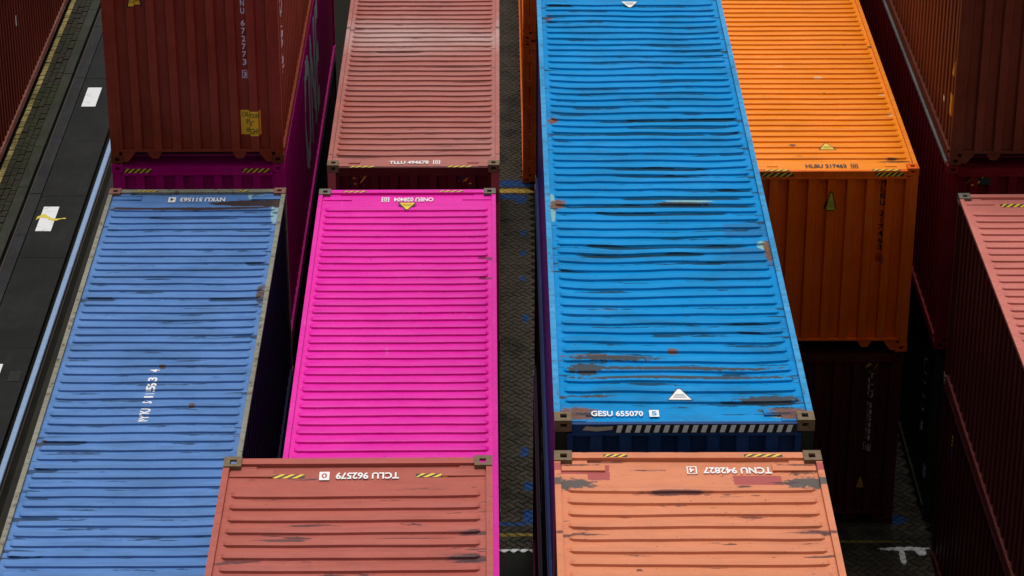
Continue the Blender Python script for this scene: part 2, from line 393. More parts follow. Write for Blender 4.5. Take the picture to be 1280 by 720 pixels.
def setts(xs, name, mat, zr=0.010, ln=0.11):
    s_ = BM()
    for (x0, x1) in xs:
        y = 33.6+random.random()*0.1
        while y < 63:
            l_ = ln*random.uniform(0.75, 1.25)
            s_.box(x0+0.006, x1-0.006, y+0.006, y+l_-0.008, -0.099, random.uniform(-zr, zr*0.5)); y += l_
    return tag(put(name, s_.mesh(name), mat, lane), kind='stuff')
setts([(-9.61, -9.49), (-9.49, -9.37), (-9.37, -9.25)], 'setts', M_SETT, 0.014, 0.17)
setts([(-9.72, -9.61)], 'painted_setts', M_YLINE, 0.012, 0.13)
b = BM(); b.box(-7.53, -7.205, 20, 70, -0.10, -0.004)
put('edge_beam', b.mesh('edge_beam'), M_EDGE, lane)
# the crane rail: head, web, foot lying in its slot
def prof_y(poly, y0, y1, name, mat, parent):
    b = BM(); b.prism_y(poly, y0, y1); return put(name, b.mesh(name), mat, parent)
rail = bpy.data.objects.new('crane_rail', None); C.objects.link(rail); rail.location = (-7.735, 48, -0.095)
tag(rail, 'long blue-grey polished steel crane rail lying in a dark slot beside the blue container stack', 'rail')
cx = 0.0
prof_y([(-0.052, 0.062), (0.052, 0.062), (0.052, 0.098), (0.040, 0.110), (-0.040, 0.110), (-0.052, 0.098)], -22, 22, 'rail_head', M_RAIL, rail)
prof_y([(-0.012, 0.016), (0.012, 0.016), (0.012, 0.061), (-0.012, 0.061)], -22, 22, 'rail_web', M_RAILWEB, rail)
prof_y([(-0.07, 0.0), (0.07, 0.0), (0.07, 0.010), (0.012, 0.0155), (-0.012, 0.0155), (-0.07, 0.010)], -22, 22, 'rail_foot', M_RAILWEB, rail)

# ================================================================ CONTAINER MESHES (local: x 0..W, y 0..L, z 0..H ; shared)
SP = 0.2780
def wall_points(a0, a1, pitch, depth, out=0.40, sl=0.07):
    """corrugation polyline along a: list of (a, d) with d = inward depth"""
    n = max(1, round((a1-a0)/pitch)); p = (a1-a0)/n; pts = [(a0, 0.0)]
    for i in range(n):
        s = a0+i*p
        if out is True: pts += [(s+p*0.20, 0.0), (s+p*0.27, depth), (s+p*0.73, depth), (s+p*0.80, 0.0)]
        else: pts += [(s+p*0.22, 0.0), (s+p*0.29, depth), (s+p*0.71, depth), (s+p*0.78, 0.0)]
    pts.append((a1, 0.0)); return pts
def end_depth(x):
    pts = END_PTS
    for (a, d), (b_, e) in zip(pts[:-1], pts[1:]):
        if a <= x <= b_: return d+(e-d)*(x-a)/max(1e-6, b_-a)
    return 0.0
END_PTS = wall_points(0.12, WID-0.12, 0.272, 0.072, True)
SIDE_PTS = wall_points(0.10, LEN-0.10, SP, 0.034)
def side_depth(y):
    for (a, d), (b_, e) in zip(SIDE_PTS[:-1], SIDE_PTS[1:]):
        if a <= y <= b_: return d+(e-d)*(y-a)/max(1e-6, b_-a)
    return 0.0
def dent_wall(seed, k): return 0.0
def mesh_end():
    b = BM(); zz = [0.205, 0.6, 1.2, 1.8, 2.4, 2.735]
    for (a, d), (a2, d2) in zip(END_PTS[:-1], END_PTS[1:]):
        for z0, z1 in zip(zz[:-1], zz[1:]):
            b.face([(a, 0.012+d, z0), (a2, 0.012+d2, z0), (a2, 0.012+d2, z1), (a, 0.012+d, z1)])
    me = b.mesh('end_wall'); return me
def mesh_side():
    b = BM(); zz = [0.162, 0.9, 2.0, 2.842]
    for (a, d), (a2, d2) in zip(SIDE_PTS[:-1], SIDE_PTS[1:]):
        for z0, z1 in zip(zz[:-1], zz[1:]):
            b.face([(0.030+d, a2, z0), (0.030+d, a, z0) if False else (0.030+d, a, z0), (0.030+d, a, z1), (0.030+d2, a2, z1)][:0] or
                   [(0.030+d2, a2, z0), (0.030+d, a, z0), (0.030+d, a, z1), (0.030+d2, a2, z1)])
    return b.mesh('side_wall')
def rib_h(t):
    """roof corrugation height at phase t (0..pitch)"""
    pts = ((0, 0), (0.006, 0.93), (0.013, 1.0), (0.092, 1.0), (0.106, 0.85), (0.126, 0.1), (0.134, 0.0), (0.209, 0.0))
    for (a, d), (b_, e) in zip(pts[:-1], pts[1:]):
        if a <= t <= b_: return d+(e-d)*(t-a)/(b_-a)
    return 0.0
RIBPTS = (0.0, 0.003, 0.006, 0.013, 0.055, 0.092, 0.106, 0.126, 0.134, 0.172)
RH, RZ = 0.0245, HGT-0.050
COLX = [0.058, 0.095, 0.108, 0.118, 0.130, 0.150, 0.30]+[0.30+i*(WID-0.6)/12 for i in range(1, 12)]+[WID-0.30, WID-0.150, WID-0.130, WID-0.118, WID-0.108, WID-0.095, WID-0.058]
def xamp(x):
    e = min(x, WID-x)
    return 0.0 if e <= 0.105 else (1.0 if e >= 0.150 else math.sin((e-0.105)/0.045*math.pi/2))
def roof_dent(x, y, dent, seed):
    e = min(1.0, min(x, WID-x)/0.35)*min(1.0, min(y, LEN-y)/0.3)
    n1 = mnoise.noise(Vector((x*0.7+seed*3.3, y*0.9, seed))); n2 = mnoise.noise(Vector((x*1.9, y*2.6+seed*5, seed+9)))
    return e*dent*(n1*0.020+n2*0.012-0.012)
def roof_z(x, y, dent, seed):
    k = (y-ROOF_Y0)/ROOF_P; h = 0
    if 0 <= k < ROOF_N: h = rib_h((k-math.floor(k))*ROOF_P)*xamp(x)*RH
    return RZ+h+roof_dent(x, y, dent, seed)
def mesh_roof(dent, seed):
    rows = [(0.060, None), (0.20, None), (0.32, None), (0.42, None)]
    for i in range(ROOF_N):
        for q in RIBPTS: rows.append((ROOF_Y0+i*ROOF_P+q, q))
    e = ROOF_Y0+ROOF_N*ROOF_P
    rows += [(e, None), (e+0.12, None), (e+0.26, None), (LEN-0.060, None)]
    v = []; f = []; nx = len(COLX)
    for y, q in rows:
        h = 0 if q is None else rib_h(q)
        for x in COLX:
            am = xamp(x)
            # ends of the ribs are rounded: the front slope sets back near the end
            e_ = min(x, WID-x); back = 0.0
            if q is not None and q <= 0.018: back = max(0, (0.150-e_)/0.045)*0.03 if 0.1 < e_ < 0.15 else 0
            if q is not None and q >= 0.092 and 0.1 < e_ < 0.15 and q < 0.14: back = -max(0, (0.150-e_)/0.045)*0.02
            wob = dent*0.005*mnoise.noise(Vector((x*1.1, y*1.3+seed*11, 3)))*min(1, e_/0.3)
            v.append((x, y+back+(wob if q is not None else 0), RZ+h*am*RH+roof_dent(x, y, dent, seed)))
    for r in range(len(rows)-1):
        for c_ in range(nx-1):
            a = r*nx+c_; f.append((a, a+1, a+nx+1, a+nx))
    me = bpy.data.meshes.new('roof'); me.from_pydata(v, [], f); me.update()
    me.polygons.foreach_set('use_smooth', [True]*len(f)); me.set_sharp_from_angle(angle=R(28))
    return me
def mesh_casting():
    """ISO corner casting: hollow block with openings in top, end and side (corner at 0,0, top up)"""
    X = [0, 0.028, 0.055, 0.117, 0.134, 0.162]; Y = [0, 0.028, 0.058, 0.132, 0.150, 0.178]; Z = [0, 0.020, 0.034, 0.084, 0.096, 0.118]
    def solid(i, j, k):
        if not (0 <= i < 5 and 0 <= j < 5 and 0 <= k < 5): return False
        if 1 <= i <= 3 and 1 <= j <= 3 and 1 <= k <= 3: return False
        if k == 4 and i == 2 and j == 2: return False          # top hole
        if j == 0 and i == 2 and k == 2: return False           # end hole
        if i == 0 and j == 2 and k == 2: return False           # side hole
        return True
    b = BM()
    for i in range(5):
        for j in range(5):
            for k in range(5):
                if not solid(i, j, k): continue
                x0, x1, y0, y1, z0, z1 = X[i], X[i+1], Y[j], Y[j+1], Z[k], Z[k+1]
                if not solid(i-1, j, k): b.face([(x0, y1, z0), (x0, y0, z0), (x0, y0, z1), (x0, y1, z1)])
                if not solid(i+1, j, k): b.face([(x1, y0, z0), (x1, y1, z0), (x1, y1, z1), (x1, y0, z1)])
                if not solid(i, j-1, k): b.face([(x0, y0, z0), (x1, y0, z0), (x1, y0, z1), (x0, y0, z1)])
                if not solid(i, j+1, k): b.face([(x1, y1, z0), (x0, y1, z0), (x0, y1, z1), (x1, y1, z1)])
                if not solid(i, j, k-1): b.face([(x0, y0, z0), (x0, y1, z0), (x1, y1, z0), (x1, y0, z0)])
                if not solid(i, j, k+1): b.face([(x0, y0, z1), (x1, y0, z1), (x1, y1, z1), (x0, y1, z1)])
    return b.mesh('corner_casting')
def m_box(name, *a):
    b = BM(); b.box(*a); return b.mesh(name)
ME_END, ME_SIDE, ME_CAST = mesh_end(), mesh_side(), mesh_casting()
ME_POST = m_box('corner_post', 0.006, 0.120, 0.006, 0.100, 0.119, 2.777)
def m_top_end():
    b = BM(); b.box(0.164, WID-0.164, 0.010, 0.112, 2.752, HGT-0.016); b.box(0.122, WID-0.122, 0.000, 0.075, 2.732, 2.7515)
    return b.mesh('top_end_rail')
def m_bot_end():
    b = BM(); b.box(0.122, WID-0.122, 0.000, 0.080, 0.178, 0.204)
    # sill with the sloped cut-outs of the tunnel and two brackets
    z0, z1 = 0.020, 0.177
    b.prism_y([(0.164, z0), (0.24, z0), (0.36, z1), (0.164, z1)], 0.012, 0.07)
    b.prism_y([(WID-0.164, z1), (WID-0.36, z1), (WID-0.24, z0), (WID-0.164, z0)], 0.012, 0.07)
    for c_ in (0.62, WID-0.62): b.prism_y([(c_-0.05, z0+0.05), (c_+0.05, z0+0.05), (c_+0.11, z1), (c_-0.11, z1)], 0.016, 0.08)
    return b.mesh('bottom_end_rail')
def m_top_near():
    b = BM(); b.box(0.164, WID-0.164, 0.010, 0.060, 2.752, RZ+0.004); b.box(0.122, WID-0.122, 0.000, 0.075, 2.732, 2.7515)
    return b.mesh('top_end_rail')
ME_TOPEND, ME_TOPNEAR, ME_BOTEND = m_top_end(), m_top_near(), m_bot_end()
ME_TOPSIDE = m_box('top_side_rail', 0.000, 0.057, 0.179, LEN-0.179, 2.838, HGT-0.012)
ME_BOTSIDE = m_box('bottom_side_rail', 0.000, 0.090, 0.179, LEN-0.179, 0.018, 0.160)
ME_FLOOR = m_box('floor', 0.10, WID-0.10, 0.10, LEN-0.10, 0.12, 0.155)
ME_CPLATE = m_box('corner_plate', 0.066, 0.46, 0.180, 0.300, RZ-0.004, RZ+0.010)
ME_CBLOCK = m_box('corner_plate', 0.060, 0.30, 0.064, 0.178, RZ-0.005, RZ+0.009)

# ---------------------------------------------------------------- print on surfaces
_tc = {}
def text_polys(s, h, w, bold=0.0):
    """flat glyph mesh of text s scaled to w x h, centred on x, baseline at 0; returns (verts, faces)"""
    key = (s, round(bold, 4))
    if key not in _tc:
        cu = bpy.data.curves.new('glyphs', 'FONT'); cu.body = s; cu.size = 1; cu.align_x = 'LEFT'; cu.offset = bold; cu.resolution_u = 3
        o = bpy.data.objects.new('glyphs', cu); C.objects.link(o)
        dg = bpy.context.evaluated_depsgraph_get()
        me = bpy.data.meshes.new_from_object(o.evaluated_get(dg))
        _tc[key] = ([tuple(v.co) for v in me.vertices], [tuple(p.vertices) for p in me.polygons])
        bpy.data.objects.remove(o); bpy.data.curves.remove(cu); bpy.data.meshes.remove(me)
    vs, fs = _tc[key]
    x0 = min(v[0] for v in vs); x1 = max(v[0] for v in vs); y0 = min(v[1] for v in vs); y1 = max(v[1] for v in vs)
    if w is None: w = (x1-x0)*h/(y1-y0)
    return [((v[0]-x0)/(x1-x0)*w-w/2, (v[1]-y0)/(y1-y0)*h) for v in vs], fs
def ring_polys(x0, x1, y0, y1, t):
    v = [(x0, y0), (x1, y0), (x1, y1), (x0, y1), (x0+t, y0+t), (x1-t, y0+t), (x1-t, y1-t), (x0+t, y1-t)]
    return v, [(0, 1, 5, 4), (1, 2, 6, 5), (2, 3, 7, 6), (3, 0, 4, 7)]
class Deco:
    """2-D shapes (u,v) draped on a container surface"""
    def __init__(s): s.v = []; s.f = []; s.m = []
    def add(s, vf, du=0, dv=0, m=0):
        n = len(s.v); s.v += [(p[0]+du, p[1]+dv) for p in vf[0]]; s.f += [tuple(n+i for i in q) for q in vf[1]]; s.m += [m]*len(vf[1])
    def rect(s, x0, x1, y0, y1, m=0): s.add(([(x0, y0), (x1, y0), (x1, y1), (x0, y1)], [(0, 1, 2, 3)]), m=m)
    def poly(s, pts, m=0): s.add((pts, [tuple(range(len(pts)))]), m=m)
    def build(s, name, fn, nrm_eps, mats, parent, cuts=(), axis=0, layered=False):
        bm = bmesh.new(); lay = [0]*len(s.v)
        for q, mi in zip(s.f, s.m):
            for i in q: lay[i] = mi
        vs = [bm.verts.new((u, v, 0.0015*l)) for (u, v), l in zip(s.v, lay)]; bm.verts.ensure_lookup_table()
        for q, mi in zip(s.f, s.m):
            try:
                f = bm.faces.new([vs[i] for i in q]); f.material_index = mi
            except ValueError: pass
        for c_ in cuts:
            co = (c_, 0, 0) if axis == 0 else (0, c_, 0); no = (1, 0, 0) if axis == 0 else (0, 1, 0)
            bmesh.ops.bisect_plane(bm, geom=bm.verts[:]+bm.edges[:]+bm.faces[:], plane_co=co, plane_no=no, dist=1e-6)
        for v in bm.verts: v.co = fn(v.co.x, v.co.y, nrm_eps+(v.co.z if layered else 0))
        me = bpy.data.meshes.new(name); bm.to_mesh(me); bm.free()
        return put(name, me, mats, parent)
def serial(text, digit, h, w, boxed=True, fill=False):
    """one-line serial with boxed check digit"""
    d = Deco(); dw = h*0.80; gap = h*0.5
    tw = w-dw-gap
    d.add(text_polys(text, h, tw, 0.028), -w/2+tw/2, 0)
    cx = w/2-dw/2
    if fill:
        d.rect(cx-dw/2, cx+dw/2, -h*0.12, h*1.12, 0)
    else:
        d.add(ring_polys(cx-dw/2, cx+dw/2, -h*0.10, h*1.10, h*0.10))
    d.add(text_polys(digit, h*0.75, h*0.42, 0.025), cx, h*0.1, 1 if fill else 0)
    return d
def stack_text(chars, h, w, pitch, boxed_last=True, gaps=()):
    d = Deco(); y = 0
    for i, ch in enumerate(chars):
        if ch == ' ': y -= pitch*0.55; continue
        last = boxed_last and i == len(chars)-1
        if last:
            d.add(ring_polys(-w*0.75, w*0.75, y-h*1.2, y+h*0.15, w*0.14))
        k = 0.22 if ch in '1I' else 1.0
        d.add(text_polys(ch, h*(0.85 if last else 1), w*k*(0.8 if last else 1), 0.02), 0, y-h)
        y -= pitch
    return d
def tri_sign(w, h, inner=0.84):
    d = Deco()
    d.poly([(-w/2, 0), (w/2, 0), (w*0.08, h), (-w*0.08, h)], 1)
    o = Deco(); o.poly([(-w/2*inner, h*0.05), (w/2*inner, h*0.05), (w*0.05, h*0.93), (-w*0.05, h*0.93)], 0)
    lines = Deco()
    for k, (a, t) in enumerate(((0.46, 0.17), (0.34, 0.22), (0.22, 0.26))): lines.rect(-w*t, w*t, h*a, h*(a+0.05), 0)
    return d, o, lines

# ================================================================ CONTAINER BUILDER
def copy_mesh_flip_x(me, name):
    return me
def container(label, X, Y, tier, yaw, paint_m, roof_m=None, rail_m=None, cast_m=None, dent=0.0, seed=0, ref='near', endm=None, doors=False,
              group='stacked shipping containers', name='shipping_container', sidem=None, far_detail=True, botrail_m=None, post_m=None):
    TH = 2.91204
    z = TH*tier
    root = bpy.data.objects.new(name, None); C.objects.link(root); root.empty_display_size = 0.5
    # (X,Y) = left corner, near or far end. Root Empty stands at the middle of the base.
    a = R(yaw); ca, sa = math.cos(a), math.sin(a)
    ly = 0 if ref == 'near' else LEN
    dx, dy = WID/2, LEN/2-ly
    root.location = (X+dx*ca-dy*sa, Y+dx*sa+dy*ca, z); root.rotation_euler = (0, 0, a)
    tag(root, label, 'shipping container', group)
    off = (-WID/2, -LEN/2, 0)
    rm = roof_m or paint_m; rl = rail_m or paint_m; cm = cast_m or M_CAST; em = endm or paint_m; sm = sidem or paint_m
    bl = botrail_m or paint_m; pm = post_m or rl
    def p(nm, me, mat): return put(nm, me, mat, root, off)
    def mir(nm, me, mat, fx=False, fy=False, fz=False):
        o = put(nm, me, mat, root, ((WID/2 if fx else -WID/2), (LEN/2 if fy else -LEN/2), (HGT if fz else 0)))
        o.scale = (-1 if fx else 1, -1 if fy else 1, -1 if fz else 1); return o
    p('roof', mesh_roof(dent, seed), rm)
    for fx in (False, True):
        mir('top_side_rail', ME_TOPSIDE, rl, fx); mir('bottom_side_rail', ME_BOTSIDE, bl, fx); mir('side_wall', ME_SIDE, sm, fx)
        for fy in (False, True):
            mir('corner_post', ME_POST, pm, fx, fy)
            for fz in (False, True):
                o = put('corner_casting', ME_CAST, cm, root)
                o.location = ((WID/2-0 if fx else -WID/2), (LEN/2 if fy else -LEN/2), (0.118 if fz else HGT-0.118))
                o.scale = (-1 if fx else 1, -1 if fy else 1, -1 if fz else 1)
            mir('corner_plate', ME_CPLATE, rm, fx, fy)
            mir('corner_plate', ME_CBLOCK, rm, fx, fy)
    for fy in (False, True):
        mir('top_end_rail', ME_TOPEND if fy else ME_TOPNEAR, rl if fy else em, False, fy); mir('bottom_end_rail', ME_BOTEND, em, False, fy)
        if not (doors and not fy): mir('end_wall', ME_END, em, False, fy)
    p('floor', ME_FLOOR, M_UNDER)
    if doors:
        for s_ in (0, 1):
            x0, x1 = (0.13, WID/2-0.006) if s_ == 0 else (WID/2+0.006, WID-0.13)
            b = BM(); b.box(x0, x1, 0.020, 0.060, 0.215, 2.725)
            for zc in (0.55, 1.1, 1.65, 2.2): b.box(x0+0.09, x1-0.09, 0.004, 0.0198, zc-0.04, zc+0.04)
            dr = p('door', b.mesh('door'), em)
            for xx in (x0+0.22, x1-0.20):
                b = BM(); b.cyl_z(xx, -0.012, 0.16, 2.80, 0.017, 10)
                put('lock_bar', b.mesh('lock_bar'), M_GALV, dr)
            b = BM()
            xx = x0 if s_ == 0 else x1
            for zc in (0.4, 0.95, 1.5, 2.05, 2.55): b.box(xx-0.05, xx+0.05, -0.008, 0.019, zc-0.06, zc+0.06)
            put('hinge', b.mesh('hinge'), em, dr)
            b = BM(); b.box(x0+0.2, x1-0.22, -0.05, -0.031, 1.05, 1.09); put('door_handle', b.mesh('door_handle'), M_GALV, dr)
    root['_d'] = dent; 
    return dict(root=root, dent=dent, seed=seed)
# draping functions: (u,v) -> container-local coordinate (already offset to root space)
def F_roof(cn, x0, y0, rot=0):
    c_, s_ = round(math.cos(R(rot))), round(math.sin(R(rot)))
    def fn(u, v, e):
        x = x0+u*c_-v*s_; y = y0+u*s_+v*c_
        return Vector((x-WID/2, y-LEN/2, roof_z(x, y, cn['dent'], cn['seed'])+e))
    return fn
def roof_cuts(y0, lo, hi, sgn=1):
    out = []
    for i in range(ROOF_N):
        for q in RIBPTS:
            y = ROOF_Y0+i*ROOF_P+q
            if lo < y < hi: out.append((y-y0)*sgn)
    return out
def F_flat(z):     # header strip on flat top of end rail, near end: u along x, v along y
    return lambda x0, y0, rot=0: (lambda u, v, e: Vector(((x0+(u if rot == 0 else -u))-WID/2, (y0+(v if rot == 0 else -v))-LEN/2, z+e)))
def F_end(x0, z0):
    def fn(u, v, e):
        x = x0+u; return Vector((x-WID/2, 0.012+end_depth(x)-e-LEN/2, z0+v))
    return fn
def end_cuts(x0): return [a-x0 for a, d in END_PTS]
def F_header(x0, z0): return lambda u, v, e: Vector((x0+u-WID/2, 0.010-e-LEN/2, z0+v))
def F_left(y0, z0):      # left side wall seen from -x: u -> -y
    def fn(u, v, e):
        y = y0-u; return Vector((0.030+side_depth(y)-e-WID/2, y-LEN/2, z0+v))
    return fn
def F_right(y0, z0):
    def fn(u, v, e):
        y = y0+u; return Vector((WID-0.030-side_depth(y)+e-WID/2, y-LEN/2, z0+v))
    return fn
def side_cuts(y0, sgn): return [(a-y0)*sgn for a, d in SIDE_PTS]
def hazard(cn, fn, w, h, n, slant=0.5, flip=1, mats=None, name='hazard_stripe'):
    d = Deco(); d.rect(-w/2, w/2, 0, h, 1)
    d.build(name+'_ground' if False else name, fn, 0.0012, [M_TAPEY, M_TAPEK], cn['root'])
    e = Deco(); p = w/n; k = slant*p*flip
    for i in range(n):
        a = -w/2+i*p+p*0.12; b_ = a+p*0.48
        e.poly([(max(-w/2, min(w/2, a-k*0.5)), 0), (max(-w/2, min(w/2, b_-k*0.5)), 0), (max(-w/2, min(w/2, b_+k*0.5)), h), (max(-w/2, min(w/2, a+k*0.5)), h)], 0)
    e.build(name, fn, 0.0024, mats or [M_TAPEY, M_TAPEK], cn['root'])

M_CAST = plain('worn_casting_steel', (0.16, 0.105, 0.055), 0.75, 0.0, 0.3, 14, 0.3)
M_CASTG = plain('grey_casting_steel', (0.15, 0.13, 0.10), 0.75, 0.0, 0.3, 14, 0.3)
M_UNDER = plain('underside', (0.02, 0.018, 0.016), 0.9)
M_GALV = plain('lock_steel', (0.16, 0.10, 0.05), 0.6, 0.3)

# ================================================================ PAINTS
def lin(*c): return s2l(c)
# sun-faded roofs kept lighter, walls darker, with lit-top and shaded-front contrast painted in
P_D_ROOF = paint('steel_blue_roof', (0.092, 0.215, 0.50), 0.5, 0.07, 0.25, 0.3, 0.25, 0.25, seed=1, trough=0.2, stain=0.35,
    wet=[(0.96, 9.36, 0.17, 0.05), (2.27, 9.83, 0.2, 0.06), (1.48, 8.1, 0.12, 0.03), (2.1, 8.76, 0.45, 0.08), (2.36, 7.72, 0.3, 0.07), (0.17, 8.75, 0.35, 0.08), (0.1, 10.96, 0.3, 0.08), (0.21, 5.08, 0.4, 0.12), (0.16, 3.37, 0.4, 0.1), (0.1, 4.4, 0.3, 0.09), (1.2, 11.30, 0.5, 0.07), (2.2, 3.0, 0.4, 0.06), (0.15, 2.6, 0.4, 0.1), (2.3, 6.2, 0.25, 0.06)],
    wetcol=(0.022, 0.05, 0.11), grey=[(1.97, 11.80, 0.5, 0.10), (1.25, 11.60, 1.05, 0.075), (2.28, 11.80, 0.15, 0.2), (0.35, 11.58, 0.3, 0.05)], greyamp=0.5, greycol=(0.040, 0.019, 0.008), rust=[(0.12, 5.0, 0.06, 0.06), (2.33, 8.9, 0.05, 0.3), (1.3, 6.9, 0.04, 0.04), (1.75, 5.9, 0.04, 0.04)],
    rustcol=(0.06, 0.03, 0.015), light=[(1.96, 12.08, 0.04, 0.15), (2.2, 12.04, 0.14, 0.06), (2.33, 11.5, 0.05, 0.4)], lightcol=(0.25, 0.42, 0.50))
P_D_RAIL = paint('weathered_olive_rail', (0.24, 0.235, 0.19), 0.7, 0.15, 0.3, 0.6, rusty=0.45, seed=2)
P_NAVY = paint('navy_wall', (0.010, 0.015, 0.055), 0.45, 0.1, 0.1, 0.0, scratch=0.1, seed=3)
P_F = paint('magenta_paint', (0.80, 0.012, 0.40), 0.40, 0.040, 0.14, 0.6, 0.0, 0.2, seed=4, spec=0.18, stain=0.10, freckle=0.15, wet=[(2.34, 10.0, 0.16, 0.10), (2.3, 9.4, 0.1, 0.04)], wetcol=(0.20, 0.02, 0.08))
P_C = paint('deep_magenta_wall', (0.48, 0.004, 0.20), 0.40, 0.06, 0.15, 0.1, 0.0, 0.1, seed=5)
P_G = paint('red_brown_roof', (0.43, 0.105, 0.080), 0.5, 0.06, 0.20, 0.25, 0.10, 0.35, seed=6, fade=0.12, trough=0.1, stain=0.2, wet=[(0.61, 10.76, 0.20, 0.022), (2.24, 10.47, 0.20, 0.05), (1.78, 10.82, 0.41, 0.012), (2.3, 10.9, 0.2, 0.03)], wetcol=(0.075, 0.04, 0.045), valley=False, freckle=0.3)
P_GW = paint('red_brown_wall', (0.20, 0.035, 0.022), 0.5, 0.1, 0.2, 0.2, seed=7)
P_H = paint('sky_blue_roof', (0.0, 0.25, 0.61), 0.5, 0.06, 0.16, 0.3, 0.15, 0.35, seed=8, spec=0.06, freckle=0.25, trough=0.8, stain=0.5,
    wet=[(1.73, 7.54, 0.67, 0.08), (1.63, 7.34, 0.66, 0.07), (1.33, 7.12, 0.61, 0.07), (2.13, 7.16, 0.24, 0.08), (1.28, 6.09, 0.61, 0.08), (1.27, 5.91, 0.58, 0.08), (2.14, 5.47, 0.22, 0.07), (1.58, 5.23, 0.67, 0.08), (1.31, 5.04, 1.01, 0.12), (1.3, 4.84, 0.7, 0.08), (0.19, 4.47, 0.25, 0.07), (1.25, 4.01, 0.9, 0.11), (0.98, 3.8, 0.68, 0.1), (1.82, 3.62, 0.59, 0.07), (0.12, 3.41, 0.4, 0.07), (2.25, 2.41, 0.2, 0.07), (1.95, 2.16, 0.36, 0.08), (2.09, 1.97, 0.3, 0.08), (2.28, 1.8, 0.15, 0.05), (2.04, 0.49, 0.45, 0.10), (2.28, 9.76, 0.25, 0.08), (0.3, 11.43, 0.25, 0.1), (0.19, 10.97, 0.22, 0.1)],
    wetcol=(0.012, 0.035, 0.060),
    grey=[(0.60, 1.33, 0.45, 0.05), (0.33, 1.14, 0.17, 0.11), (1.2, 1.12, 0.95, 0.04), (1.25, 0.93, 1.1, 0.035), (0.33, 0.56, 0.28, 0.05), (2.05, 0.47, 0.3, 0.07), (2.15, 0.31, 0.22, 0.05), (1.5, 5.05, 0.3, 0.03)], greycol=(0.055, 0.055, 0.055),
    rust=[(0.22, 0.22, 0.17, 0.13), (0.13, 5.05, 0.09, 0.14), (2.36, 3.85, 0.05, 0.28), (0.42, 1.40, 0.28, 0.045), (0.15, 11.0, 0.05, 0.10), (2.22, 0.2, 0.22, 0.05), (0.5, 1.35, 0.15, 0.04), (0.6, 2.45, 0.15, 0.03), (1.2, 1.5, 0.05, 0.05), (0.13, 7.5, 0.06, 0.10)], rustcol=(0.11, 0.042, 0.014),
    tone=[(2.2, 4.37, 0.28, 0.17), (2.21, 3.78, 0.26, 0.15)], tonecol=(0.012, 0.17, 0.42),
    light=[(2.32, 3.95, 0.07, 0.13), (2.2, 0.2, 0.18, 0.07), (0.08, 5.0, 0.035, 0.4), (1.6, 5.1, 0.25, 0.03)], lightcol=(0.22, 0.42, 0.46))
P_H_RAIL = paint('sky_blue_side_rail', (0.03, 0.29, 0.60), 0.55, 0.12, 0.3, 0.5, seed=9, rusty=0.32)
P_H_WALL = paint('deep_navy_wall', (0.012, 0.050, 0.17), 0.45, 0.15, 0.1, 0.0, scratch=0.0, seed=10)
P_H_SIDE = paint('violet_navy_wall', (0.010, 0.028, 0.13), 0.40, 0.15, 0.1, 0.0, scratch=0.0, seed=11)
P_O = paint('salmon_roof', (0.67, 0.235, 0.122), 0.5, 0.05, 0.13, 0.5, 0.05, 0.35, seed=12, freckle=0.35, trough=0.2, stain=0.18, wet=[(1.06, 11.51, 0.29, 0.03), (0.17, 10.77, 0.22, 0.03), (2.25, 10.81, 0.2, 0.05), (1.69, 11.59, 0.06, 0.02)], valley=False, wetcol=(0.09, 0.04, 0.045),
    grey=[(0.17, 11.66, 0.20, 0.10), (2.25, 11.67, 0.20, 0.12)], greycol=(0.085, 0.082, 0.08), tone=[(1.83, 11.74, 0.22, 0.09), (0.12, 11.92, 0.26, 0.07), (0.40, 11.88, 0.10, 0.13)], tonecol=(0.40, 0.09, 0.085),
    rust=[(2.24, 11.90, 0.14, 0.06), (2.3, 10.8, 0.06, 0.05), (1.9, 9.9, 0.05, 0.02), (0.7, 10.2, 0.03, 0.03)], rustcol=(0.10, 0.04, 0.02))
P_OW = paint('dark_red_brown_wall', (0.12, 0.018, 0.014), 0.5, 0.1, 0.15, 0.2, seed=13)
P_I = paint('orange_roof', (0.94, 0.262, 0.004), 0.40, 0.045, 0.16, 0.5, 0.0, 0.15, seed=14, spec=0.18, stain=0.12, wet=[(2.15, 0.36, 0.22, 0.03), (2.10, 0.43, 0.08, 0.03), (2.37, 4.95, 0.05, 0.05), (0.74, 0.92, 0.05, 0.04), (0.8, 0.55, 0.05, 0.04)], valley=False, wetcol=(0.10, 0.035, 0.015), light=[(2.28, 2.9, 0.05, 0.05), (2.3, 2.1, 0.04, 0.04), (0.85, 4.1, 0.08, 0.04), (1.4, 3.6, 0.07, 0.04)], lightcol=(0.8, 0.45, 0.2))
P_IW = paint('orange_wall', (0.80, 0.128, 0.004), 0.42, 0.06, 0.2, 0.15, seed=15)  # roof orange darkened, putting the front's shade into the colour
P_E = paint('faded_terracotta_roof', (0.40, 0.110, 0.088), 0.38, 0.05, 0.2, 0.15, 0.10, 0.2, seed=16, spec=0.3, fade=0.22, trough=0.3, stain=0.15, pale=[(0.85, 5.3, 1.1, 0.6), (1.9, 5.2, 0.6, 0.3)], wet=[(0.1, 5.6, 0.22, 0.07), (1.66, 3.92, 0.49, 0.06), (0.9, 4.62, 0.37, 0.06), (0.3, 0.42, 0.35, 0.04), (2.0, 3.3, 0.3, 0.05)], wetcol=(0.14, 0.05, 0.045))  # pale patches paint a whitish sheen onto the faded roof
P_EW = paint('oxblood_wall', (0.075, 0.014, 0.010), 0.5, 0.12, 0.2, 0.2, seed=17)
P_M = paint('dusty_pink_roof', (0.56, 0.175, 0.145), 0.5, 0.05, 0.12, 0.2, 0.0, 0.25, seed=18)
P_MW = paint('maroon_side', (0.105, 0.020, 0.017), 0.45, 0.12, 0.15, 0.1, seed=19)
